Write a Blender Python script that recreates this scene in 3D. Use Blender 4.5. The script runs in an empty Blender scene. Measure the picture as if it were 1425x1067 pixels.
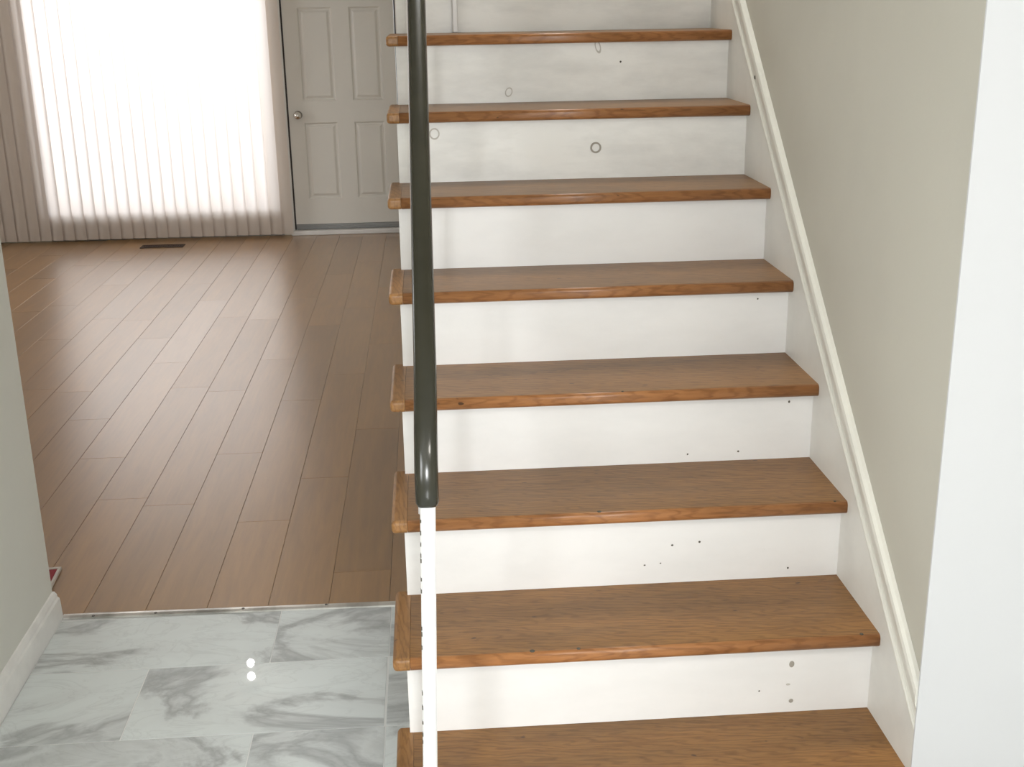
import bpy, bmesh, math, random
from mathutils import Vector, Matrix
random.seed(7)
S = bpy.context.scene
COL = S.collection

# ------------------------------------------------------------------ camera
YAW, PITCH, ROLL, FPX, EYE = 0.06650, 0.30730, -0.01685, 1661.97, 1.5983
F = Vector((math.sin(YAW)*math.cos(PITCH), math.cos(YAW)*math.cos(PITCH), -math.sin(PITCH)))
R0 = Vector((math.cos(YAW), -math.sin(YAW), 0)); U0 = R0.cross(F)
RR = R0*math.cos(ROLL) + U0*math.sin(ROLL); UU = -R0*math.sin(ROLL) + U0*math.cos(ROLL)
cd = bpy.data.cameras.new('camera'); cam = bpy.data.objects.new('camera', cd); COL.objects.link(cam)
m = Matrix((RR, UU, -F)).transposed().to_4x4(); m.translation = Vector((0, 0, EYE))
cam.matrix_world = m
cd.sensor_fit = 'HORIZONTAL'; cd.sensor_width = 36; cd.lens = FPX/1425*36; cd.clip_start = .02
S.camera = cam

# ------------------------------------------------------------------ world, lights, exposure
w = bpy.data.worlds.new('daylight'); S.world = w; w.use_nodes = True
bg = w.node_tree.nodes['Background']; bg.inputs[0].default_value = (.93, .96, 1, 1); bg.inputs[1].default_value = 1.0

def area(name, loc, target, sx, sy, power, color, spread=math.pi):
    l = bpy.data.lights.new(name, 'AREA'); l.shape = 'RECTANGLE'; l.size = sx; l.size_y = sy
    l.energy = power; l.color = color; l.spread = spread
    o = bpy.data.objects.new(name, l); COL.objects.link(o); o.location = loc
    o.rotation_euler = (Vector(target)-Vector(loc)).to_track_quat('-Z', 'Y').to_euler()
    return o
# daylight outside the patio door and outside the open front door behind the camera
area('patio_daylight', (-1.9, 10.2, 1.7), (-1.9, 8.6, 1.0), 2.6, 2.6, 195, (1, .985, .99))
area('front_door_daylight', (.42, -8.0, 2.6), (.3, 2.4, .9), .9, 1.6, 420, (.97, .985, 1))
# added fill light behind the camera, set in an invented hall window
area('hall_fill_light', (-1.16, -.55, 1.5), (0, -.55, 1.35), 1.3, 1.2, 80, (.95, .975, 1))
# added fill light from the living room's left, set in an invented window
area('living_fill_light', (-4.7, 6.2, 1.5), (0, 5.6, 1.0), 1.8, 1.2, 52, (.97, .98, 1))
# added fill light under the stairwell ceiling, brightens upper treads and right wall
area('stairwell_fill_light', (.40, 4.0, 4.85), (.40, 3.6, 1.5), .75, 2.6, 85, (.98, .98, .97))
S.view_settings.view_transform = 'Standard'; S.view_settings.look = 'None'
S.view_settings.gamma = 1; S.view_settings.use_curve_mapping = False
S.view_settings.exposure = 0.0

# ------------------------------------------------------------------ materials
def mat(name, color=(.8, .8, .8), rough=.5, spec=.5, metal=0):
    m = bpy.data.materials.new(name); m.use_nodes = True
    b = m.node_tree.nodes['Principled BSDF']
    b.inputs['Base Color'].default_value = (*color, 1); b.inputs['Roughness'].default_value = rough
    b.inputs['Specular IOR Level'].default_value = spec; b.inputs['Metallic'].default_value = metal
    return m
class G:
    def __init__(s, m):
        s.m = m; s.t = m.node_tree; s.b = s.t.nodes['Principled BSDF']
    def n(s, typ, **k):
        nd = s.t.nodes.new(typ)
        for a, v in k.items():
            if a in nd.inputs: nd.inputs[a].default_value = v
            else: setattr(nd, a, v)
        return nd
    def l(s, a, b): s.t.links.new(a, b)
    def coords(s, scale, seed=True, rot=(0, 0, 0)):
        tc = s.n('ShaderNodeTexCoord'); mp = s.n('ShaderNodeMapping'); mp.inputs['Scale'].default_value = scale
        mp.inputs['Rotation'].default_value = rot
        s.l(tc.outputs['Object'], mp.inputs[0])
        if seed:
            oi = s.n('ShaderNodeObjectInfo'); mu = s.n('ShaderNodeMath', operation='MULTIPLY'); mu.inputs[1].default_value = 37
            s.l(oi.outputs['Random'], mu.inputs[0])
            cx = s.n('ShaderNodeCombineXYZ')
            for i in range(3): s.l(mu.outputs[0], cx.inputs[i])
            s.l(cx.outputs[0], mp.inputs['Location'])
        return mp.outputs[0]
    def noise(s, vec, scale, detail=4, rough=.55, dist=0):
        nd = s.n('ShaderNodeTexNoise'); nd.inputs['Scale'].default_value = scale; nd.inputs['Detail'].default_value = detail
        nd.inputs['Roughness'].default_value = rough; nd.inputs['Distortion'].default_value = dist
        s.l(vec, nd.inputs['Vector']); return nd.outputs['Fac']
    def ramp(s, fac, stops, interp='LINEAR'):
        r = s.n('ShaderNodeValToRGB'); e = r.color_ramp.elements; r.color_ramp.interpolation = interp
        while len(e) < len(stops): e.new(.5)
        for i, (p, c) in enumerate(stops):
            e[i].position = p; e[i].color = (*(c if isinstance(c, tuple) else (c, c, c)), 1)
        s.l(fac, r.inputs[0]); return r.outputs[0]
    def mix(s, a, b, fac=.5, mode='MIX'):
        x = s.n('ShaderNodeMix', data_type='RGBA', blend_type=mode)
        for v, i in ((fac, 0), (a, 6), (b, 7)):
            if hasattr(v, 'links') or hasattr(v, 'is_linked'): s.l(v, x.inputs[i])
            else: x.inputs[i].default_value = v if i == 0 else (*v, 1)
        return x.outputs[2]
    def bump(s, h, strength, dist=.002):
        b = s.n('ShaderNodeBump'); b.inputs['Strength'].default_value = strength; b.inputs['Distance'].default_value = dist
        s.l(h, b.inputs['Height']); s.l(b.outputs[0], s.b.inputs['Normal'])
    def color(s, c): s.l(c, s.b.inputs['Base Color'])

def oak(name, axis='X', light=(.315, .158, .046), dark=(.185, .082, .022), rough=.38):
    m = mat(name, rough=rough, spec=.4); g = G(m)
    sc = (1.6, 16, 16) if axis == 'X' else (16, 1.6, 16)
    v = g.coords(sc)
    fine = g.noise(v, 7, 6, .7, .3)
    broad = g.noise(g.coords((1.2, 5, 5) if axis == 'X' else (5, 1.2, 5)), 1.6, 3, .5, .6)
    wv = g.n('ShaderNodeTexWave', wave_type='RINGS', rings_direction='Z' if axis == 'X' else 'Z')
    wv.inputs['Scale'].default_value = 5.5; wv.inputs['Distortion'].default_value = 14; wv.inputs['Detail'].default_value = 3
    wv.inputs['Detail Scale'].default_value = 1.2
    g.l(g.coords((1.1, 6, 6) if axis == 'X' else (6, 1.1, 6)), wv.inputs['Vector'])
    c = g.mix(dark, light, g.ramp(fine, [(.25, 0.12), (.6, 1)]))
    c = g.mix(c, (.62, .58, .55), g.ramp(wv.outputs['Fac'], [(0, .0), (.5, .0), (1, .6)]), 'MULTIPLY')
    c = g.mix(c, g.ramp(broad, [(.3, (.72, .72, .74)), (.7, (1.08, 1.04, 1.0))]), 1, 'MULTIPLY')
    # sparse dark nicks
    nick = g.noise(g.coords((14, 30, 30)), 2.2, 1, .4)
    c = g.mix(c, (.07, .035, .02), g.ramp(nick, [(.0, 0), (.76, 0), (.80, .9)]))
    g.color(c); g.bump(fine, .12, .001)
    return m
M = {}
M['oak'] = oak('oak_tread')
M['oak_y'] = oak('oak_return', 'Y', (.42, .215, .075), (.26, .125, .040))
M['oak_nose'] = oak('oak_nosing', 'X', (.42, .19, .070), (.27, .11, .038), .3)

def paint(name, col, rough=.5, grime=.0, scale=3, bump=.08, spec=.5, chips=0, streak=(1, 1, 1)):
    m = mat(name, col, rough, spec); g = G(m)
    n1 = g.noise(g.coords(streak), scale, 5, .6)
    c = g.mix(tuple(x*(1-grime) for x in col), col, g.ramp(n1, [(.32, 0), (.58, 1)]))
    if chips:
        n2 = g.noise(g.coords((1, 1, 1)), 70, 2, .5)
        c = g.mix(c, (.16, .12, .09), g.ramp(n2, [(0, 0), (1-chips, 0), (min(1-chips+.02, 1), 1)]))
    g.color(c); g.bump(g.noise(g.coords((1, 1, 1)), 60, 4, .6), bump, .002)
    return m
M['riser'] = paint('riser_paint', (.86, .85, .83), .42, .06, 3, .1, chips=.17, streak=(1, 1, 2.5))
M['riser_worn'] = paint('riser_paint_scuffed', (.90, .89, .85), .45, .17, 3.2, .12, chips=.19, streak=(1, 1, 3))
M['trimpaint'] = paint('cream_trim_paint', (.80, .785, .71), .42, .08, 5, .1, chips=.2)
M['stringer'] = paint('stringer_paint', (.88, .87, .82), .45, .10, 4, .12, chips=.17)
M['postpaint'] = paint('rail_post_paint', (.82, .81, .80), .35, .04, 8, .05, chips=.2)
M['wall'] = paint('warm_grey_wall', (.60, .575, .495), .75, .07, 1.4, .12, .3, streak=(1, 1, 1))
M['wall_left'] = paint('cool_grey_wall', (.76, .755, .70), .7, .05, 1.2, .12, .3)
M['wall_white'] = paint('white_wall', (.69, .69, .70), .6, .01, 2, .03, .3)
M['ceiling'] = paint('ceiling_paint', (.78, .77, .74), .9, .02, 2, .1, .2)
M['baseboard'] = paint('baseboard_paint', (.92, .91, .89), .4, .10, 9, .12)
M['door'] = paint('door_paint', (.66, .635, .575), .4, .02, 3, .03)
M['doorframe'] = paint('door_frame_paint', (.70, .68, .65), .45, .05, 4, .04)
M['dark_gap'] = mat('dark_weatherstrip', (.04, .035, .03), .7)
M['threshold'] = mat('threshold_metal', (.20, .20, .19), .4, .5, .3)
M['chrome'] = mat('satin_nickel', (.65, .62, .57), .25, .5, 1)
M['grime'] = mat('grime_mark', (.36, .33, .28), .8)
M['grime_light'] = mat('faint_mark', (.56, .53, .48), .8)
M['hole'] = mat('nail_hole', (.10, .09, .07), .9)
M['subfloor'] = mat('pale_grout', (.80, .81, .80), .6)
M['joint'] = mat('dark_joint', (.17, .11, .075), .8)
M['frame_metal'] = mat('patio_frame', (.30, .28, .25), .5)
M['glass'] = None
m_ = bpy.data.materials.new('clear_glass'); m_.use_nodes = True; t = m_.node_tree; t.nodes.clear()
out = t.nodes.new('ShaderNodeOutputMaterial'); mx = t.nodes.new('ShaderNodeMixShader'); fz = t.nodes.new('ShaderNodeFresnel'); fz.inputs[0].default_value = 1.3
tp = t.nodes.new('ShaderNodeBsdfTransparent'); tp.inputs[0].default_value = (.97, .98, .97, 1); gl = t.nodes.new('ShaderNodeBsdfGlossy'); gl.inputs['Roughness'].default_value = .02
t.links.new(fz.outputs[0], mx.inputs[0]); t.links.new(tp.outputs[0], mx.inputs[1]); t.links.new(gl.outputs[0], mx.inputs[2]); t.links.new(mx.outputs[0], out.inputs[0])
M['glass'] = m_
M['register'] = mat('dark_bronze_register', (.045, .028, .022), .45, .5, .4)
M['red'] = paint('red_mat', (.33, .03, .04), .8, .2, 20, .2)
M['mat_border'] = paint('mat_border', (.72, .66, .60), .7, .1, 20, .2)
M['screw'] = mat('screw_steel', (.16, .15, .14), .5, .5, .5)
M['outside'] = paint('outside_paving', (.45, .45, .43), .9, .2, 3)

# brushed metal transition strip with worn patches
m_ = mat('aluminium_strip', (.62, .62, .60), .32, .5, .85); g = G(m_)
g.color(g.ramp(g.noise(g.coords((4, 1, 1)), 2, 4), [(.35, (.38, .38, .36)), (.6, (.78, .78, .75))])); M['strip'] = m_

# handrail: dark olive-grey vinyl
m_ = mat('dark_vinyl_rail', (.045, .045, .036), .2, .5); g = G(m_)
g.color(g.ramp(g.noise(g.coords((3, 3, 3)), 2.5, 3), [(.3, (.026, .025, .016)), (.7, (.036, .034, .022))]))
M['rail'] = m_

# marble-look porcelain
m_ = mat('marble_tile', rough=.015); g = G(m_)
v = g.coords((1.2, 2.4, 1), True, (0, 0, .5))
n1 = g.noise(v, 1.5, 7, .55, .9)
veins = g.ramp(n1, [(.28, (.48, .50, .50)), (.40, (.68, .71, .71)), (.445, (.46, .48, .485)), (.50, (.73, .77, .77)), (.6, (.78, .83, .83)), (1, (.80, .85, .85))])
n2 = g.noise(v, 3.2, 6, .6, 1.8)
fine = g.ramp(n2, [(.46, 1.0), (.49, .92), (.52, 1.0)])
g.color(g.mix(veins, fine, 1, 'MULTIPLY')); g.b.inputs['Specular IOR Level'].default_value = .5
M['tile'] = m_

# laminate planks
m_ = mat('laminate_plank', rough=.3, spec=.9); g = G(m_)
f1 = g.noise(g.coords((22, 1.5, 1)), 3, 6, .65, .5)
f2 = g.noise(g.coords((7, .9, 1)), 1.6, 3, .5, 1.0)
oi = g.n('ShaderNodeObjectInfo')
base = g.ramp(oi.outputs['Random'], [(0, (.255, .128, .028)), (.35, (.325, .162, .036)), (.7, (.28, .142, .033)), (1, (.345, .175, .042))])
c = g.mix(base, g.ramp(f1, [(.3, (.84, .81, .79)), (.62, (1.04, 1.03, 1.02))]), 1, 'MULTIPLY')
c = g.mix(c, g.ramp(f2, [(.3, (.84, .82, .82)), (.65, (1.06, 1.06, 1.06))]), 1, 'MULTIPLY')
g.color(c)
ro_ = g.n('ShaderNodeMapRange'); ro_.inputs['To Min'].default_value = .285; ro_.inputs['To Max'].default_value = .38
m2 = g.n('ShaderNodeMath', operation='MULTIPLY'); m2.inputs[1].default_value = 7.31; m3 = g.n('ShaderNodeMath', operation='FRACT')
g.l(oi.outputs['Random'], m2.inputs[0]); g.l(m2.outputs[0], m3.inputs[0]); g.l(m3.outputs[0], ro_.inputs[0]); g.l(ro_.outputs[0], g.b.inputs['Roughness'])
g.b.inputs['Coat Weight'].default_value = 1.0; g.b.inputs['Coat Roughness'].default_value = .285; g.b.inputs['Coat IOR'].default_value = 1.6
M['plank'] = m_

# translucent vertical vanes
m_ = bpy.data.materials.new('vane_fabric'); m_.use_nodes = True; t = m_.node_tree; t.nodes.clear()
out = t.nodes.new('ShaderNodeOutputMaterial'); mx = t.nodes.new('ShaderNodeMixShader'); mx.inputs[0].default_value = .5
df = t.nodes.new('ShaderNodeBsdfDiffuse'); df.inputs[0].default_value = (.72, .63, .54, 1)
tr = t.nodes.new('ShaderNodeBsdfTranslucent'); tr.inputs[0].default_value = (.80, .765, .765, 1)
t.links.new(df.outputs[0], mx.inputs[1]); t.links.new(tr.outputs[0], mx.inputs[2]); t.links.new(mx.outputs[0], out.inputs[0])
M['vane'] = m_
# lamp bulb
m_ = mat('lit_bulb', (1, 1, 1), .3); b = m_.node_tree.nodes['Principled BSDF']
b.inputs['Emission Color'].default_value = (1, .96, .90, 1); b.inputs['Emission Strength'].default_value = 60
M['bulb'] = m_
M['fixture'] = mat('white_fixture', (.7, .7, .68), .35)

# ------------------------------------------------------------------ mesh helpers
def mesh_obj(name, verts, faces, material, parent=None, smooth=False):
    me = bpy.data.meshes.new(name); me.from_pydata([tuple(v) for v in verts], [], faces)
    bm = bmesh.new(); bm.from_mesh(me); bmesh.ops.recalc_face_normals(bm, faces=bm.faces); bm.to_mesh(me); bm.free()
    return link(name, me, material, parent, smooth)
def link(name, me, material, parent=None, smooth=False):
    if len(me.materials) == 0: me.materials.append(material)
    if smooth:
        for p in me.polygons: p.use_smooth = True
    o = bpy.data.objects.new(name, me); COL.objects.link(o)
    if parent: o.parent = parent
    return o
def bmobj(name, bm, material, parent=None, smooth=False):
    me = bpy.data.meshes.new(name); bmesh.ops.recalc_face_normals(bm, faces=bm.faces); bm.to_mesh(me); bm.free()
    return link(name, me, material, parent, smooth)
def bm_box(bm, a, b, bev=0, seg=2):
    x0, y0, z0 = a; x1, y1, z1 = b
    vs = [bm.verts.new(p) for p in ((x0,y0,z0),(x1,y0,z0),(x1,y1,z0),(x0,y1,z0),(x0,y0,z1),(x1,y0,z1),(x1,y1,z1),(x0,y1,z1))]
    fs = [bm.faces.new([vs[i] for i in f]) for f in ((0,3,2,1),(4,5,6,7),(0,1,5,4),(1,2,6,5),(2,3,7,6),(3,0,4,7))]
    if bev:
        es = list({e for f in fs for e in f.edges})
        bmesh.ops.bevel(bm, geom=es, offset=bev, segments=seg, affect='EDGES', profile=.5)
def box(name, a, b, material, parent=None, bev=0, seg=2, smooth=False):
    bm = bmesh.new(); bm_box(bm, a, b, bev, seg); return bmobj(name, bm, material, parent, smooth)
def lbox(name, a, b, material, parent=None, bev=0, seg=2):
    """box whose origin sits at its own centre"""
    c = [(p+q)/2 for p, q in zip(a, b)]
    o = box(name, [p-r for p, r in zip(a, c)], [q-r for q, r in zip(b, c)], material, parent, bev, seg); o.location = c; return o
def extrude_x(name, prof, x0, x1, material, parent=None, smooth=False):
    """profile of (y,z) swept along X"""
    n = len(prof); vs = [(x0, y, z) for y, z in prof] + [(x1, y, z) for y, z in prof]
    fs = [(i, (i+1) % n, n+(i+1) % n, n+i) for i in range(n)] + [tuple(range(n))[::-1], tuple(range(n, 2*n))]
    return mesh_obj(name, vs, fs, material, parent, smooth)
def loft(name, sections, material, parent=None, smooth=True):
    n = len(sections[0]); vs = [p for s in sections for p in s]; fs = []
    for k in range(len(sections)-1):
        for i in range(n): fs.append((k*n+i, k*n+(i+1) % n, (k+1)*n+(i+1) % n, (k+1)*n+i))
    fs += [tuple(range(n))[::-1], tuple(range((len(sections)-1)*n, len(sections)*n))]
    return mesh_obj(name, vs, fs, material, parent, smooth)
def revolve(name, prof, axis_pt, axis, material, parent=None, seg=24):
    """prof of (r, h) turned about axis ('X','Y','Z') at axis_pt"""
    secs = []
    for r, h in prof:
        ring = []
        for i in range(seg):
            a = 2*math.pi*i/seg; u, v = r*math.cos(a), r*math.sin(a)
            d = {'Z': (u, v, h), 'Y': (u, h, v), 'X': (h, u, v)}[axis]
            ring.append(tuple(p+q for p, q in zip(axis_pt, d)))
        secs.append(ring)
    return loft(name, secs, material, parent)
def empty(name, loc, label=None, cat=None, group=None, kind=None):
    o = bpy.data.objects.new(name, None); COL.objects.link(o); o.location = loc; o.empty_display_size = .1
    return tag(o, label, cat, group, kind)
def tag(o, label=None, cat=None, group=None, kind=None):
    for k, v in (('label', label), ('category', cat), ('group', group), ('kind', kind)):
        if v: o[k] = v
    return o
def struct(o, label=None, cat=None): return tag(o, label, cat, kind='structure')

# ------------------------------------------------------------------ stair geometry constants
Y0, RUN, RISE, TD, XR, XL, XS = 1.8430, .23176, .19, .2690, .8713, -.1051, -.0790
NT = 13                                  # treads to the upper floor
CEIL = 2.44
XW_L = -1.067                            # face of the hall's left wall
XW_R, YC = .8765, 1.880                  # stairwell wall face and the corner it ends at
YB = 8.85                                # far wall of the living room
YT = 3.030                               # where tile meets laminate
SL = RISE/RUN
def nose(y): return RISE + SL*(y-Y0)     # height of the nosing line at depth y

# ------------------------------------------------------------------ shell
fl = struct(box('floor', (-4.6, -1.9, -.12), (3.0, YB+.3, -.006), M['subfloor']), 'hall and living room floor of marble tiles and wood laminate planks', 'floor')
# marble tiles
box('grout', (-1.10, -1.78, -.006), (2.9, YT, -.0012), M['subfloor'], fl)
def tile_piece(x0, x1, y0, y1):
    if x1-x0 < .02 or y1-y0 < .02: return
    t = lbox('tile', (x0+.0014, y0+.0014, -.0012), (x1-.0014, y1-.0014, 0), M['tile'], fl, .0005, 1)
rowB = 2.743; TH = .3135; TW = .606
for r in range(-15, 1):
    ya = rowB + r*TH; yb = min(ya+TH, YT-.012)
    if r == 0: yb = YT-.012
    if ya < -1.7: continue
    off = -.452 if r % 2 == 0 else -.756
    x = off - 3*TW
    while x < 2.9:
        a, b = max(x, -1.053), min(x+TW, 2.9)
        if b > a:
            if yb > Y0+.05:              # beside the staircase: cut along a straight joint
                if a < -.147: tile_piece(a, min(b, -.147), ya, yb)
                if r % 2 and abs(a+.15) < .02: tile_piece(-.147, XS, ya, yb)
                elif not r % 2 and a < -.3 < b+.3 and b > -.147: tile_piece(-.147, XS, ya, yb)
            else: tile_piece(a, b, ya, yb)
        x += TW
# laminate planks, joints 0.17 apart, running into the room
PW, PL = .17, 1.26
known = {0: 4.28, -1: 5.07, -2: 5.14, -3: 4.29, -4: 4.75, -5: 5.14, 1: 4.9, 2: 4.0, 3: 4.5}
pl_me = {}
def plank(x0, x1, y0, y1):
    if x1-x0 < .01 or y1-y0 < .03: return
    key = (round(x1-x0, 4), round(y1-y0, 4)); c = ((x0+x1)/2, (y0+y1)/2, 0)
    if key not in pl_me:
        o = box('plank', (x0-c[0]+.0004, y0-c[1]+.0004, -.0038), (x1-c[0]-.0004, y1-c[1]-.0004, 0), M['plank'], fl, .0008, 1); pl_me[key] = o.data
    else:
        o = link('plank', pl_me[key], M['plank'], fl)
    o.location = c
box_j = box('underlay', (-4.6, YT, -.0058), (XS, YB, -.004), M['joint'], fl)
for i in range(-23, 6):
    xa = -.83 + i*PW - .004; xb = xa+PW
    xa, xb = max(xa, -4.58), min(xb, XS)
    if xb <= xa: continue
    y = known.get(i, 4.0 + random.random()*PL)
    while y > YT: y -= PL
    while y < YB:
        ya, yb = max(y, YT+.004), min(y+PL, YB-.005)
        if yb > ya: plank(xa, xb, ya, yb)
        y += PL

# transition strip
st = struct(empty('trim_1', (-.6, YT, 0)), None, None)
def stp(x, y, z): return (x+.6, y-YT, z)
prof = [(-.015, 0), (-.012, .0035), (0, .005), (.012, .0035), (.015, 0)]
vs = []
for x, dy in ((-1.055, .012), (XS, -.006)):
    vs += [stp(x, YT+dy+py, pz) for py, pz in prof]
strip = mesh_obj('metal_strip', vs, [(i, i+1, 6+i, 5+i) for i in range(4)]+[(0, 5, 9, 4), (4, 3, 2, 1, 0), (5, 6, 7, 8, 9)], M['strip'], st)
for x in (-.97, -.80, -.56, -.33, -.12):
    revolve('screw', [(.0001, .0045), (.0045, .0045), (.0035, .0062), (.0001, .0068)], stp(x, YT+.003, 0), 'Z', M['screw'], st, 12)

# left wall with its end, baseboard wrapping the end
wl = struct(empty('wall_left', (XW_L, .5, 0)))
for a_, b_ in (((-.12, -2.4, 0), (0, -1.70, CEIL)), ((-.12, .15-.5, 0), (0, YT-.508, CEIL)), ((-.12, -1.70, 0), (0, -.35, .9)), ((-.12, -1.70, 2.1), (0, -.35, CEIL))):
    box('wall_section', a_, b_, M['wall_left'], wl)
def added_window(n, x0, x1, y0, y1, z0, z1):  # frame of an unseen window added around a fill light
    wn = struct(empty('window_%d' % n, (x1, (y0+y1)/2, z0)))
    c = (x1, (y0+y1)/2, z0)
    L = lambda p: tuple(a-b for a, b in zip(p, c))
    for nm, a_, b_ in (('window_frame', (x0+.02, y0, z0), (x1-.02, y0+.04, z1)), ('window_frame', (x0+.02, y1-.04, z0), (x1-.02, y1, z1)),
                       ('window_frame', (x0+.02, y0+.04, z0), (x1-.02, y1-.04, z0+.04)), ('window_frame', (x0+.02, y0+.04, z1-.04), (x1-.02, y1-.04, z1)),
                       ('window_frame', (x0+.03, (y0+y1)/2-.015, z0+.04), (x1-.03, (y0+y1)/2+.015, z1-.04))):
        box(nm, L(a_), L(b_), M['doorframe'], wn, .002)
added_window(2, XW_L-.12, XW_L, -1.20, .15, .9, 2.1)  # invented hall window, holds the hall fill light
added_window(3, -4.72, -4.6, 5.3, 7.1, .9, 2.1)  # invented living room window, holds the fill light from the left
bb = struct(empty('baseboard_left', (XW_L, 1.5, 0)))
prof = [(0, 0), (.014, 0), (.0145, .010), (.0135, .055), (.0125, .064), (.009, .070), (.0085, .078), (.004, .088), (0, .090)]
secs = [[(x, yy-1.5, z) for x, z in prof] for yy in (-1.89, YT-.008)]
secs[1] = [(x, YT-.008-1.5+x, z) for x, z in prof]
loft('baseboard_run', secs, M['baseboard'], bb, False)
secs = [[(x if k == 0 else -.12-x, YT-.008-1.5+x, z) for x, z in prof] for k in (0, 1)]
loft('baseboard_return', secs, M['baseboard'], bb, False)

# white wall facing the camera at the foot of the stairs and the stairwell wall
struct(box('wall_right', (XW_R, YC-.0098, 0), (XW_R+.12, 6.2, 4.9), M['wall']))
struct(box('wall_front_right', (.8648, YC-.0145, 0), (3.0, YC-.0100, CEIL), M['wall_white']))
struct(box('wall_foyer_right', (2.9, -1.9, 0), (3.0, YC-.016, CEIL), M['wall_left']))
# front wall behind the camera with an open doorway
DW0, DW1 = -.42, .48
struct(box('wall_entry_left', (XW_L, -1.9, 0), (DW0, -1.78, CEIL), M['wall_left']))
struct(box('wall_entry_right', (DW1, -1.9, 0), (2.9, -1.78, CEIL), M['wall_left']))
struct(box('wall_entry_header', (DW0, -1.9, 2.04), (DW1, -1.78, CEIL), M['wall_left']))
# living room shell
YW = YB
WX0, WX1, WZ0, WZ1 = -2.76, -1.075, .0, 2.10
DX0, DX1, DZ1 = -.985, -.205, 2.06
wv = struct(empty('wall_living_left', (-4.6, 6, 0)))
for a_, b_ in (((-.12, YT-6.2, 0), (0, -.7, CEIL)), ((-.12, 1.1, 0), (0, YB-5.85, CEIL)), ((-.12, -.7, 0), (0, 1.1, .9)), ((-.12, -.7, 2.1), (0, 1.1, CEIL))):
    box('wall_section', a_, b_, M['wall_left'], wv)
struct(box('wall_living_front', (-4.6, YT-.2, 0), (XW_L-.12, YT-.008, CEIL), M['wall_left']))
bw = struct(empty('wall_back', (-1.5, YB, 0)))
def bwb(x0, x1, z0, z1, y0=0, y1=.15, mt='wall', nm='wall_section'):
    return box(nm, (x0+1.5, y0, z0), (x1+1.5, y1, z1), M[mt], bw)
bwb(-4.6, WX0, 0, CEIL); bwb(WX0, WX1, WZ1, CEIL); bwb(WX1, DX0-.035, 0, CEIL)
bwb(DX0-.035, DX1+.035, DZ1+.03, CEIL); bwb(DX1+.035, XW_R+.1, 0, CEIL)
struct(box('wall_under_stair', (XS+.02, 4.96, 0), (XS+.12, YB, CEIL), M['wall_left']))
struct(box('wall_stairwell_left', (XL-.06, 1.9, CEIL+.06), (XL-.003, 6.2, 4.9), M['wall']))
struct(box('wall_stairwell_back', (XL-.003, 6.1, 2.2), (XW_R, 6.2, 4.9), M['wall']))
struct(box('wall_stairwell_front', (XL-.003, 1.8, CEIL+.06), (XW_R, 1.9, 4.9), M['wall']))
for a_, b_ in (((-4.6, YT-.2, 0), (XL-.003, YB+.15, .06)), ((XL-.003, 6.2, 0), (XW_R+.1, YB+.15, .06)), ((XW_L-.12, -1.9, 0), (3.0, 1.9, .06)),
               ((XW_L-.12, 1.9, 0), (XL-.003, YT-.2, .06)), ((XL-.06, 1.8, 4.9-CEIL), (XW_R+.1, 6.2, 4.96-CEIL))):
    struct(box('ceiling', (a_[0], a_[1], a_[2]+CEIL), (b_[0], b_[1], b_[2]+CEIL), M['ceiling']))
struct(box('floor_upper', (XS+.12, Y0+(NT-1)*RUN+TD+.06, NT*RISE-.2), (XW_R, 6.1, NT*RISE-.03), M['ceiling']))

# ------------------------------------------------------------------ staircase
sc = empty('staircase', (.4, Y0, 0), 'straight oak and white-painted staircase rising from the marble-tiled hall', 'staircase')
def sx(x): return x-.4
def sy(y): return y-Y0
TT = .0285
def tread_profile(y, ztop, yb):
    """rounded nosing, flat back"""
    r = .0095; pts = []
    for i in range(7):                    # top front round
        a = math.pi/2*i/6
        pts.append((y + r - r*math.sin(a), ztop - r + r*math.cos(a)))
    for i in range(7):
        a = math.pi/2*i/6
        pts.append((y + r - r*math.cos(a), ztop - TT + r - r*math.sin(a)))
    pts = pts[::1]
    pts += [(yb, ztop-TT), (yb, ztop)]
    return pts
RET = .034
for k in range(NT):
    yn = Y0 + k*RUN; z = RISE*(k+1); yb = yn + TD + .012
    if k == NT-1: yb = yn+TD+.05
    yc = yn - Y0
    t = extrude_x('tread', [(a-(yn), b-z) for a, b in tread_profile(yn, z, yb)], (XL+RET)-.4, (XR if k == 0 else XR)-.4, M['oak'], sc, False)
    t.location = (0, yc, z)
    t.data.materials.append(M['oak_nose'])
    for p in t.data.polygons:
        if p.center.y < .0096 and abs(p.normal.x) < .5 and p.normal.z < .97: p.material_index = 1; p.use_smooth = True
    # return nosing: rounded front and outer edge
    bm = bmesh.new()
    bm_box(bm, (XL-.4, 0, -TT), (XL+RET-.0006-.4, TD+.018, 0))
    bm.edges.ensure_lookup_table()
    sel = [e for e in bm.edges if all(v.co.y < .001 for v in e.verts) and abs(e.verts[0].co.z-e.verts[1].co.z) < 1e-5]
    sel += [e for e in bm.edges if all(v.co.x < XL-.4+.001 for v in e.verts) and e not in sel]
    bmesh.ops.bevel(bm, geom=sel, offset=.0088, segments=5, affect='EDGES', profile=.5)
    rn = bmobj('return_nosing', bm, M['oak_y'], t, False)
    # riser above this tread's back and the one at the bottom
def riser(k, y, z0, z1):
    mt = M['riser_worn'] if k >= 5 else M['riser']
    o = lbox('riser', (XS-.4, y-Y0, z0), (XR-.4, y-Y0+.018, z1), mt, sc)
    return o
risers = {}
riser(-1, Y0+TD-RUN, .0, RISE-TT)
for k in range(NT-1):
    risers[k] = riser(k, Y0+k*RUN+TD, RISE*(k+1)+.0002, RISE*(k+2)-TT)
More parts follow.
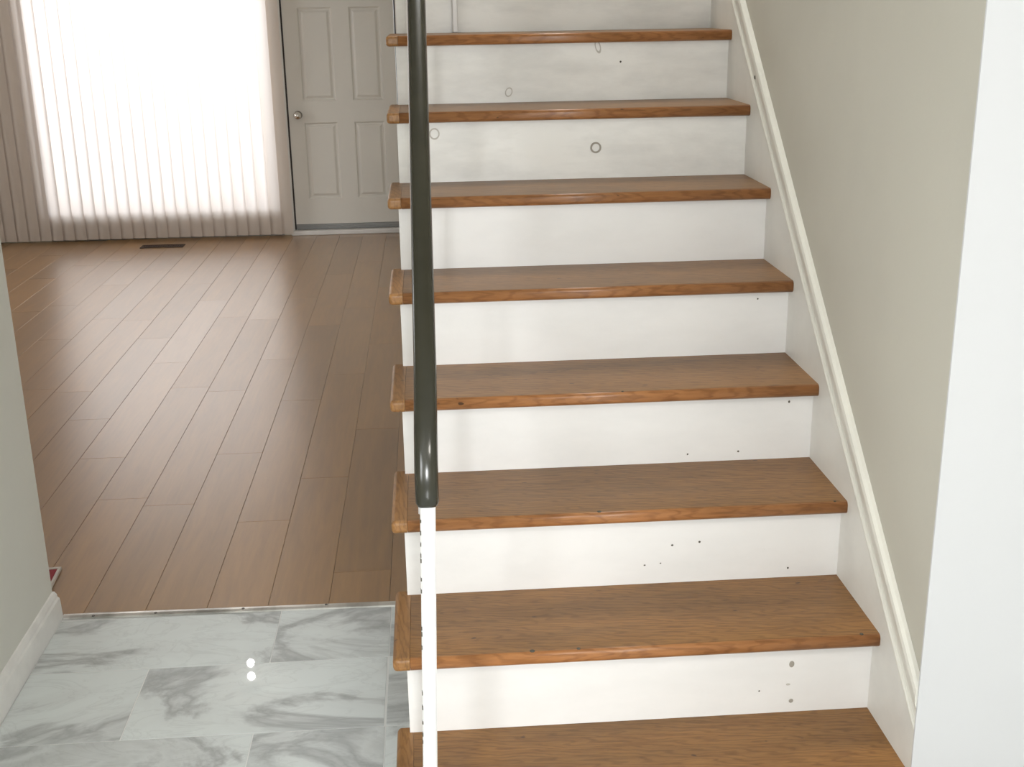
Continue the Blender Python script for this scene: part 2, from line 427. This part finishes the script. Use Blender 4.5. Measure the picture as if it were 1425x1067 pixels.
# outer cut stringer (wall below the treads) and closed wall stringer
yend = 4.93
bm = bmesh.new()
for k in range(NT):
    y = Y0 + (k-1)*RUN + TD + .0182
    bm_box(bm, (XS+.0005-.4, y-Y0, 0), (XS+.02-.4, (y+RUN if k < NT-1 else yend)-Y0, RISE*(k+1)-TT-.0004))
bmobj('outer_stringer', bm, M['stringer'], sc)
ya, yb = YC-.0098, 5.2
OFF = .086
poly = [(ya, 0), (ya, nose(ya)+OFF), (yb, nose(yb)+OFF), (yb, nose(yb)-.6), (ya+.6, 0)]
ws = extrude_x('wall_stringer', [(y-Y0, z) for y, z in poly], XR-.4, XW_R-.0004-.4, M['stringer'], sc)
def slope_prof(name, prof, mt, parent):
    secs = [[(x-.4, y-Y0, nose(y)+o) for x, o in prof] for y in (ya, yb)]
    return loft(name, secs, M[mt], parent, False)
W = XW_R-.0004
slope_prof('bead', [(W, OFF-.012), (XR-.004, OFF-.012), (XR-.0065, OFF-.008), (XR-.0065, OFF-.003), (XR-.004, OFF+.001), (W, OFF+.001)], 'trimpaint', ws)
slope_prof('cap_moulding', [(W, OFF+.042), (XR-.002, OFF+.042), (XR-.007, OFF+.046), (XR-.010, OFF+.056), (XR-.011, OFF+.070), (XR-.009, OFF+.080), (XR-.003, OFF+.085), (W, OFF+.086)], 'trimpaint', ws)
slope_prof('cove', [(W, OFF+.001), (XR-.001, OFF+.001), (XR+.0005, OFF+.010), (XR-.002, OFF+.034), (XR+.001, OFF+.036), (W, OFF+.036)], 'trimpaint', ws)
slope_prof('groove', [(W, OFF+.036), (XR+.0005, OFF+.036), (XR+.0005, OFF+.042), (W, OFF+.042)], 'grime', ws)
def flat_mark(name, x, z, parent, k, r0, r1, mt, sxz=(1, 1), depth=.0016, ang=0):
    """thin raised ring or spot on the face of riser k"""
    y = Y0 + k*RUN + TD
    cx, cy, cz = parent.location
    seg = 20; vs = []; fs = []
    rings = [(r0, 0), (r0, depth), (r1, depth), (r1, 0)] if r0 > 0 else [(r1*.02, depth), (r1*.7, depth), (r1, 0)]
    for r, d in rings:
        for i in range(seg):
            a = 2*math.pi*i/seg; u, v = r*math.cos(a)*sxz[0], r*math.sin(a)*sxz[1]
            u, v = u*math.cos(ang)-v*math.sin(ang), u*math.sin(ang)+v*math.cos(ang)
            vs.append((x-.4+u-cx, y-Y0-d-cy, z+v-cz))
    for j in range(len(rings)-1):
        for i in range(seg): fs.append((j*seg+i, j*seg+(i+1) % seg, (j+1)*seg+(i+1) % seg, (j+1)*seg+i))
    return mesh_obj(name, vs, fs, M[mt], parent, False)
flat_mark('ring_mark', .457, 1.223, risers[5], 5, .0105, .0150, 'grime', (1, 1), .004)
flat_mark('ring_mark', .020, 1.270, risers[5], 5, .0105, .0140, 'grime_light', (1, 1.1), .004)
flat_mark('ring_mark', .238, 1.359, risers[6], 6, .0085, .0115, 'grime_light', (.9, 1.2), .0012, -.4)
flat_mark('ring_mark', .494, 1.480, risers[6], 6, .0060, .0090, 'grime_light', (.9, 2.2), .0012, .25)
flat_mark('nail_hole', .560, 1.437, risers[6], 6, 0, .0028, 'hole', depth=.0006)
flat_mark('dent', .705, .302, risers[0], 0, 0, .0060, 'grime', (.9, 1.25), .001)
flat_mark('dent', .700, .255, risers[0], 0, 0, .0035, 'grime_light', (1.3, .7), .001)
flat_mark('dent', .708, .216, risers[0], 0, 0, .0048, 'grime', (1, 1), .001)
flat_mark('nail_hole', .64, .243, risers[0], 0, 0, .0018, 'hole', depth=.0006)
revolve('nail_hole', [(.0001, -.0022), (.0045, -.0015), (.006, .0005)], (XR-.4, 3.202-Y0, 1.404), 'X', M['hole'], ws, 14)
# narrow batten on the riser above the eye-level tread
lbox('batten', (.088-.4, Y0+7*RUN+TD-.030-Y0, 8*RISE+.0004), (.104-.4, Y0+7*RUN+TD-.0005-Y0, 9*RISE-TT-.001), M['postpaint'], sc, .003, 2)
# small paint chips on the risers and dark nicks in the nosings
for k, x, z in ((2, .58, .590), (2, .70, .592), (1, .44, .425), (1, .475, .428), (1, .56, .475), (1, .76, .402), (3, .80, .93), (4, .20, 1.125), (3, .795, .90), (2, .815, .71), (1, .50, .47)):
    flat_mark('paint_chip', x, z, risers[k], k, 0, .0018+.0012*random.random(), 'hole', (1, .6+.8*random.random()), .0006)
treads = sorted([o for o in sc.children if o.name.startswith('tread')], key=lambda o: o.location.z)
for k, x, w_ in ((1, .170, .0055), (1, .262, .004), (1, .835, .004), (2, .335, .0045), (2, .845, .003), (3, .42, .003)):
    t = treads[k]
    revolve('nick', [(.0001, -.001), (w_*.9, -.0006), (w_, .0004), (.0001, .0007)], (x-.4, .0085, 0), 'Z', M['hole'], t, 10)

# ------------------------------------------------------------------ railing
rl = empty('stair_railing', (-.03, Y0+.04, RISE), 'dark grey-olive rounded handrail on thin white metal balusters, left edge of stairs', 'railing')
ro = Vector(rl.location)
RW, RH = .0405, .050
path = []
YS, ZS = 1.985, .944 + .82*(1.985-1.95) + .004
ytop = 3.7
def xr(y): return -.0195 + (y-1.9)*.008
for i in range(12):
    y = ytop + (YS+.06-ytop)*i/11; path.append(Vector((xr(y), y, ZS+SL*(y-YS))))
# shoulder: slope bends to straight down
P0 = path[-1]; P3 = Vector((-.0225, 1.885, .812)); P1 = P0+Vector((0, -.085, -.085*SL)); P2 = P3+Vector((0, 0, .075))
for i in range(1, 19):
    u = i/18; path.append(P0*(1-u)**3+P1*3*u*(1-u)**2+P2*3*u*u*(1-u)+P3*u**3)
path.append(Vector((-.0225, 1.885, .797)))
path.append(Vector((-.0225, 1.885, .791)))
secs = []
for i, p in enumerate(path):
    a = path[max(i-1, 0)]; b = path[min(i+1, len(path)-1)]
    T = (b-a).normalized(); X = Vector((1, 0, 0)); N = X.cross(T).normalized()
    if N.z < 0 and abs(N.z) > .05: N = -N
    if i > 12 and N.y > 0: N = -N
    sc_ = 1.0 if i < len(path)-1 else .88
    ring = []
    for j in range(24):
        t_ = 2*math.pi*j/24; c_, s_ = math.cos(t_), math.sin(t_); e = 2/3.2
        ring.append(p - ro + X*(RW/2*sc_*math.copysign(abs(c_)**e, c_)) + N*(RH/2*sc_*math.copysign(abs(s_)**e, s_)))
    secs.append(ring)
hr = loft('handrail', secs, M['rail'], rl, True)
def bar(name, xb, yb_, zb, xt, yt, zt, wd, dp):
    secs = []
    for x, y, z in ((xb, yb_, zb), (xt, yt, zt)):
        c = .003
        ring = [(-wd/2+c, -dp/2), (wd/2-c, -dp/2), (wd/2, -dp/2+c), (wd/2, dp/2-c), (wd/2-c, dp/2), (-wd/2+c, dp/2), (-wd/2, dp/2-c), (-wd/2, -dp/2+c)]
        secs.append([Vector((x+u, y+v, z))-ro for u, v in ring])
    return loft(name, secs, M['postpaint'], rl, False)
bar('newel_post', -.0390, 1.885, RISE, -.0215, 1.885, .800, .0262, .026)
for z in (.765, .742, .721, .700, .690, .655, .632, .560, .548, .522, .43, .40, .37, .345, .33):
    u = (z-RISE)/.61; x = -.0390+.0175*u-.0131
    lbox('paint_chip', (x-.0005-ro.x, 1.885-.0128-ro.y, z-.005-ro.z), (x+.0008+.0008*random.random()-ro.x, 1.885-.006-ro.y, z+.003*random.random()-ro.z), M['hole'], rl)
for k in range(2, 8, 2):
    y = Y0+k*RUN+.045
    x = -.038 if k < 6 else -.034
    bar('baluster', x, y, RISE*(k+1), xr(y), y, ZS+SL*(y-YS)-.015, .020, .020)

# ------------------------------------------------------------------ door in the far wall
d = struct(empty('door_1', (-.595, YB, 0)), None, None)
def dx(x): return x+.595
fr = box('door_frame', (dx(DX0-.035), -.012, 0), (dx(DX0-.012), .12, DZ1+.025), M['doorframe'], d, .002)
box('door_frame', (dx(DX1+.012), -.012, 0), (dx(DX1+.035), .12, DZ1+.025), M['doorframe'], d, .002)
box('door_frame', (dx(DX0-.012), -.012, DZ1+.005), (dx(DX1+.012), .12, DZ1+.03), M['doorframe'], d, .002)
box('weatherstrip', (dx(DX0-.012), .012, .02), (dx(DX0-.002), .03, DZ1+.005), M['dark_gap'], d)
box('weatherstrip', (dx(DX1+.002), .012, .02), (dx(DX1+.012), .03, DZ1+.005), M['dark_gap'], d)
# slab with recessed six-panel layout
slab_y = .006
panels = []
for x0, x1 in ((-.878, -.640), (-.520, -.302)):
    for z0, z1 in ((.262, .808), (.960, 1.600), (1.72, 1.94)): panels.append((x0, x1, z0, z1))
xs = sorted({DX0, DX1} | {a for p in panels for a in p[:2]}); zs = sorted({.075, DZ1} | {a for p in panels for a in p[2:]})
bm = bmesh.new()
def quad(bm, pts): bm.faces.new([bm.verts.new((dx(x), y, z)) for x, y, z in pts])
for i in range(len(xs)-1):
    for j in range(len(zs)-1):
        xa, xb, za, zb = xs[i], xs[i+1], zs[j], zs[j+1]
        if any(abs(xa-p[0]) < 1e-6 and abs(za-p[2]) < 1e-6 for p in panels):
            def ringq(a, b, ya_, yb_):
                o = [(xa+a, za+a), (xb-a, za+a), (xb-a, zb-a), (xa+a, zb-a)]; q = [(xa+b, za+b), (xb-b, za+b), (xb-b, zb-b), (xa+b, zb-b)]
                for k in range(4):
                    k2 = (k+1) % 4; quad(bm, [(o[k][0], ya_, o[k][1]), (o[k2][0], ya_, o[k2][1]), (q[k2][0], yb_, q[k2][1]), (q[k][0], yb_, q[k][1])])
            s = slab_y
            ringq(0, .010, s, s+.009); ringq(.010, .020, s+.009, s+.009); ringq(.020, .036, s+.009, s+.002)
            quad(bm, [(xa+.036, s+.002, za+.036), (xb-.036, s+.002, za+.036), (xb-.036, s+.002, zb-.036), (xa+.036, s+.002, zb-.036)])
        else: quad(bm, [(xa, slab_y, za), (xb, slab_y, za), (xb, slab_y, zb), (xa, slab_y, zb)])
for (a, b_) in (((DX0, .075), (DX1, .075)), ((DX1, .075), (DX1, DZ1)), ((DX1, DZ1), (DX0, DZ1)), ((DX0, DZ1), (DX0, .075))):
    quad(bm, [(a[0], slab_y, a[1]), (b_[0], slab_y, b_[1]), (b_[0], slab_y+.04, b_[1]), (a[0], slab_y+.04, a[1])])
quad(bm, [(DX0, slab_y+.04, .075), (DX1, slab_y+.04, .075), (DX1, slab_y+.04, DZ1), (DX0, slab_y+.04, DZ1)])
bmesh.ops.remove_doubles(bm, verts=bm.verts, dist=1e-5)
leaf = bmobj('door_leaf', bm, M['door'], d)
revolve('knob', [(.0001, .0), (.028, 0), (.030, -.006), (.013, -.012), (.011, -.030), (.018, -.036), (.027, -.046), (.028, -.056), (.022, -.066), (.0001, -.070)], (dx(-.918), slab_y, .865), 'Y', M['chrome'], leaf, 24)
box('door_sweep', (dx(DX0), .004, .036), (dx(DX1), .05, .0745), M['threshold'], d, .002)
box('sweep_rib', (dx(DX0), -.001, .052), (dx(DX1), .0035, .060), M['threshold'], d, .001)
box('threshold', (dx(DX0-.035), -.05, 0), (dx(DX1+.035), .12, .034), M['doorframe'], d, .006)

# ------------------------------------------------------------------ patio door and the vertical blinds
wn = struct(empty('window_1', ((WX0+WX1)/2, YB, 0)), None, None)
wx = lambda x: x-(WX0+WX1)/2
FB = .228
box('window_frame', (wx(WX0), .0, 0), (wx(WX0+.05), .12, WZ1), M['frame_metal'], wn, .003)
box('window_frame', (wx(WX1-.045), .0, 0), (wx(WX1), .12, WZ1), M['frame_metal'], wn, .003)
box('window_frame', (wx(WX0+.05), .0, WZ1-.08), (wx(WX1-.045), .12, WZ1), M['frame_metal'], wn, .003)
box('window_frame', (wx(WX0+.05), .0, 0), (wx(WX1-.045), .12, FB), M['frame_metal'], wn, .003)
for x0, x1 in ((WX0+.052, WX1-.047),):
    box('window_glass', (wx(x0), .072, FB), (wx(x1), .078, WZ1-.08), M['glass'], wn)
vb = empty('vertical_blind', (-2.1, YB-.078, 0), 'full-height cream vertical blind glowing in front of the bright patio door', 'blind')
box('headrail', (-3.55+2.1, -.03, 2.22), (-1.0+2.1, .03, 2.27), M['fixture'], vb, .004)
box('valance', (-3.57+2.1, -.062, 2.19), (-.98+2.1, -.055, 2.30), M['vane'], vb)
VW = .0965
def vane_mesh():
    n = 8; vs = []
    for z in (.022, .8, 1.5, 2.215):
        for i in range(n+1):
            u = i/n-.5
            vs.append((u*VW, -.010*(1-(2*u)**2), z))
    fs = [(r*(n+1)+i, r*(n+1)+i+1, (r+1)*(n+1)+i+1, (r+1)*(n+1)+i) for r in range(3) for i in range(n)]
    me = bpy.data.meshes.new('vane'); me.from_pydata(vs, [], fs)
    me.materials.append(M['vane'])
    for p in me.polygons: p.use_smooth = True
    return me
vme = vane_mesh()
x = -1.045; i = 0
while x > -3.5:
    o = link('vane', vme, M['vane'], vb, True); o.location = (x+2.1, 0, 0)
    o.rotation_euler = (0, 0, math.radians(-16 + random.uniform(-2.5, 2.5)))
    x -= .0825; i += 1

# ------------------------------------------------------------------ floor register
rg = empty('floor_register', (-1.90, 8.535, 0), 'dark bronze slotted floor register on the laminate below the blinds', 'vent')
box('register_frame', (-.150, -.052, 0), (.150, -.040, .005), M['register'], rg, .001, 1)
box('register_frame', (-.150, .040, 0), (.150, .052, .005), M['register'], rg, .001, 1)
box('register_frame', (-.150, -.040, 0), (-.138, .040, .005), M['register'], rg, .001, 1)
box('register_frame', (.138, -.040, 0), (.150, .040, .005), M['register'], rg, .001, 1)
box('register_frame', (-.138, -.003, 0.0005), (.138, .003, .005), M['register'], rg, .001, 1)
sl_me = None
for i in range(23):
    for s in (-1, 1):
        xx = -.130+i*.0118
        if sl_me is None:
            o = box('slat', (-.0025, -.018, .0005), (.0025, .018, .0045), M['register'], rg); sl_me = o.data
        else: o = link('slat', sl_me, M['register'], rg)
        o.location = (xx, s*.0215, 0)

# ------------------------------------------------------------------ red mat behind the wall end
mt = empty('floor_mat', (-1.40, 3.20, 0), 'dark red mat with a pale border, mostly hidden behind the left wall end', 'mat')
box('mat_field', (-.24, -.1205, 0), (.2545, .1205, .008), M['red'], mt, .002, 1)
bm = bmesh.new()
for a, b_ in (((-.26, .121, 0), (.265, .132, .010)), ((-.26, -.132, 0), (.265, -.121, .010)), ((.255, -.1209, 0), (.265, .1209, .010)), ((-.26, -.1209, 0), (-.2405, .1209, .010))):
    bm_box(bm, a, b_, .002, 1)
bmobj('mat_border', bm, M['mat_border'], mt)
mt.rotation_euler = (0, 0, .06)

# ------------------------------------------------------------------ lamps
lp = empty('ceiling_lamp', (-1.22, 6.685, CEIL), 'two-bulb ceiling lamp above the living room laminate floor', 'lamp')
revolve('canopy', [(.0001, 0), (.10, 0), (.10, -.012), (.085, -.03), (.0001, -.034)], (0, 0, 0), 'Z', M['fixture'], lp, 32)
for s, dxx in ((-1, .012), (1, -.014)):
    sk = revolve('socket', [(.0001, -.033), (.022, -.033), (.022, -.075), (.018, -.08), (.0001, -.08)], (dxx, s*.080, 0), 'Z', M['fixture'], lp, 20)
    prof = [(.0001, -.080)]+[(.023*math.sin(a), -.101+.023*math.cos(a)) for a in [math.pi*(.12+.86*i/12) for i in range(13)]]+[(.0001, -.124)]
    revolve('bulb', prof, (dxx, s*.080, 0), 'Z', M['bulb'], lp, 24)
# unseen foyer lamp, added to brighten the white wall and hall
lf = empty('ceiling_lamp', (.75, -.1, CEIL), 'round glowing ceiling lamp, an unseen fill light added over the entry hall', 'lamp')
revolve('canopy', [(.0001, 0), (.16, 0), (.16, -.02), (.0001, -.021)], (0, 0, 0), 'Z', M['fixture'], lf, 32)
m_ = mat('added_bowl_glow', (1, 1, 1), .3); b = m_.node_tree.nodes['Principled BSDF']
b.inputs['Emission Color'].default_value = (1, .94, .86, 1); b.inputs['Emission Strength'].default_value = 5
revolve('added_lamp_bowl', [(.15, -.02), (.148, -.05), (.12, -.085), (.07, -.105), (.0001, -.112)], (0, 0, 0), 'Z', m_, lf, 32)
l = bpy.data.lights.new('foyer_fill_light', 'AREA'); l.shape = 'DISK'; l.size = .26; l.energy = 18; l.color = (1, .95, .88)  # added fill light below the bowl
o = bpy.data.objects.new('foyer_fill_light', l); COL.objects.link(o); o.location = (.75, -.1, CEIL-.118)
# ground outside both doors
struct(box('ground_outside', (-6, -9, -.2), (6, -1.9, -.06), M['outside']))
struct(box('ground_patio', (-7, YB+.3, -.2), (5, 14, -.06), M['outside']))
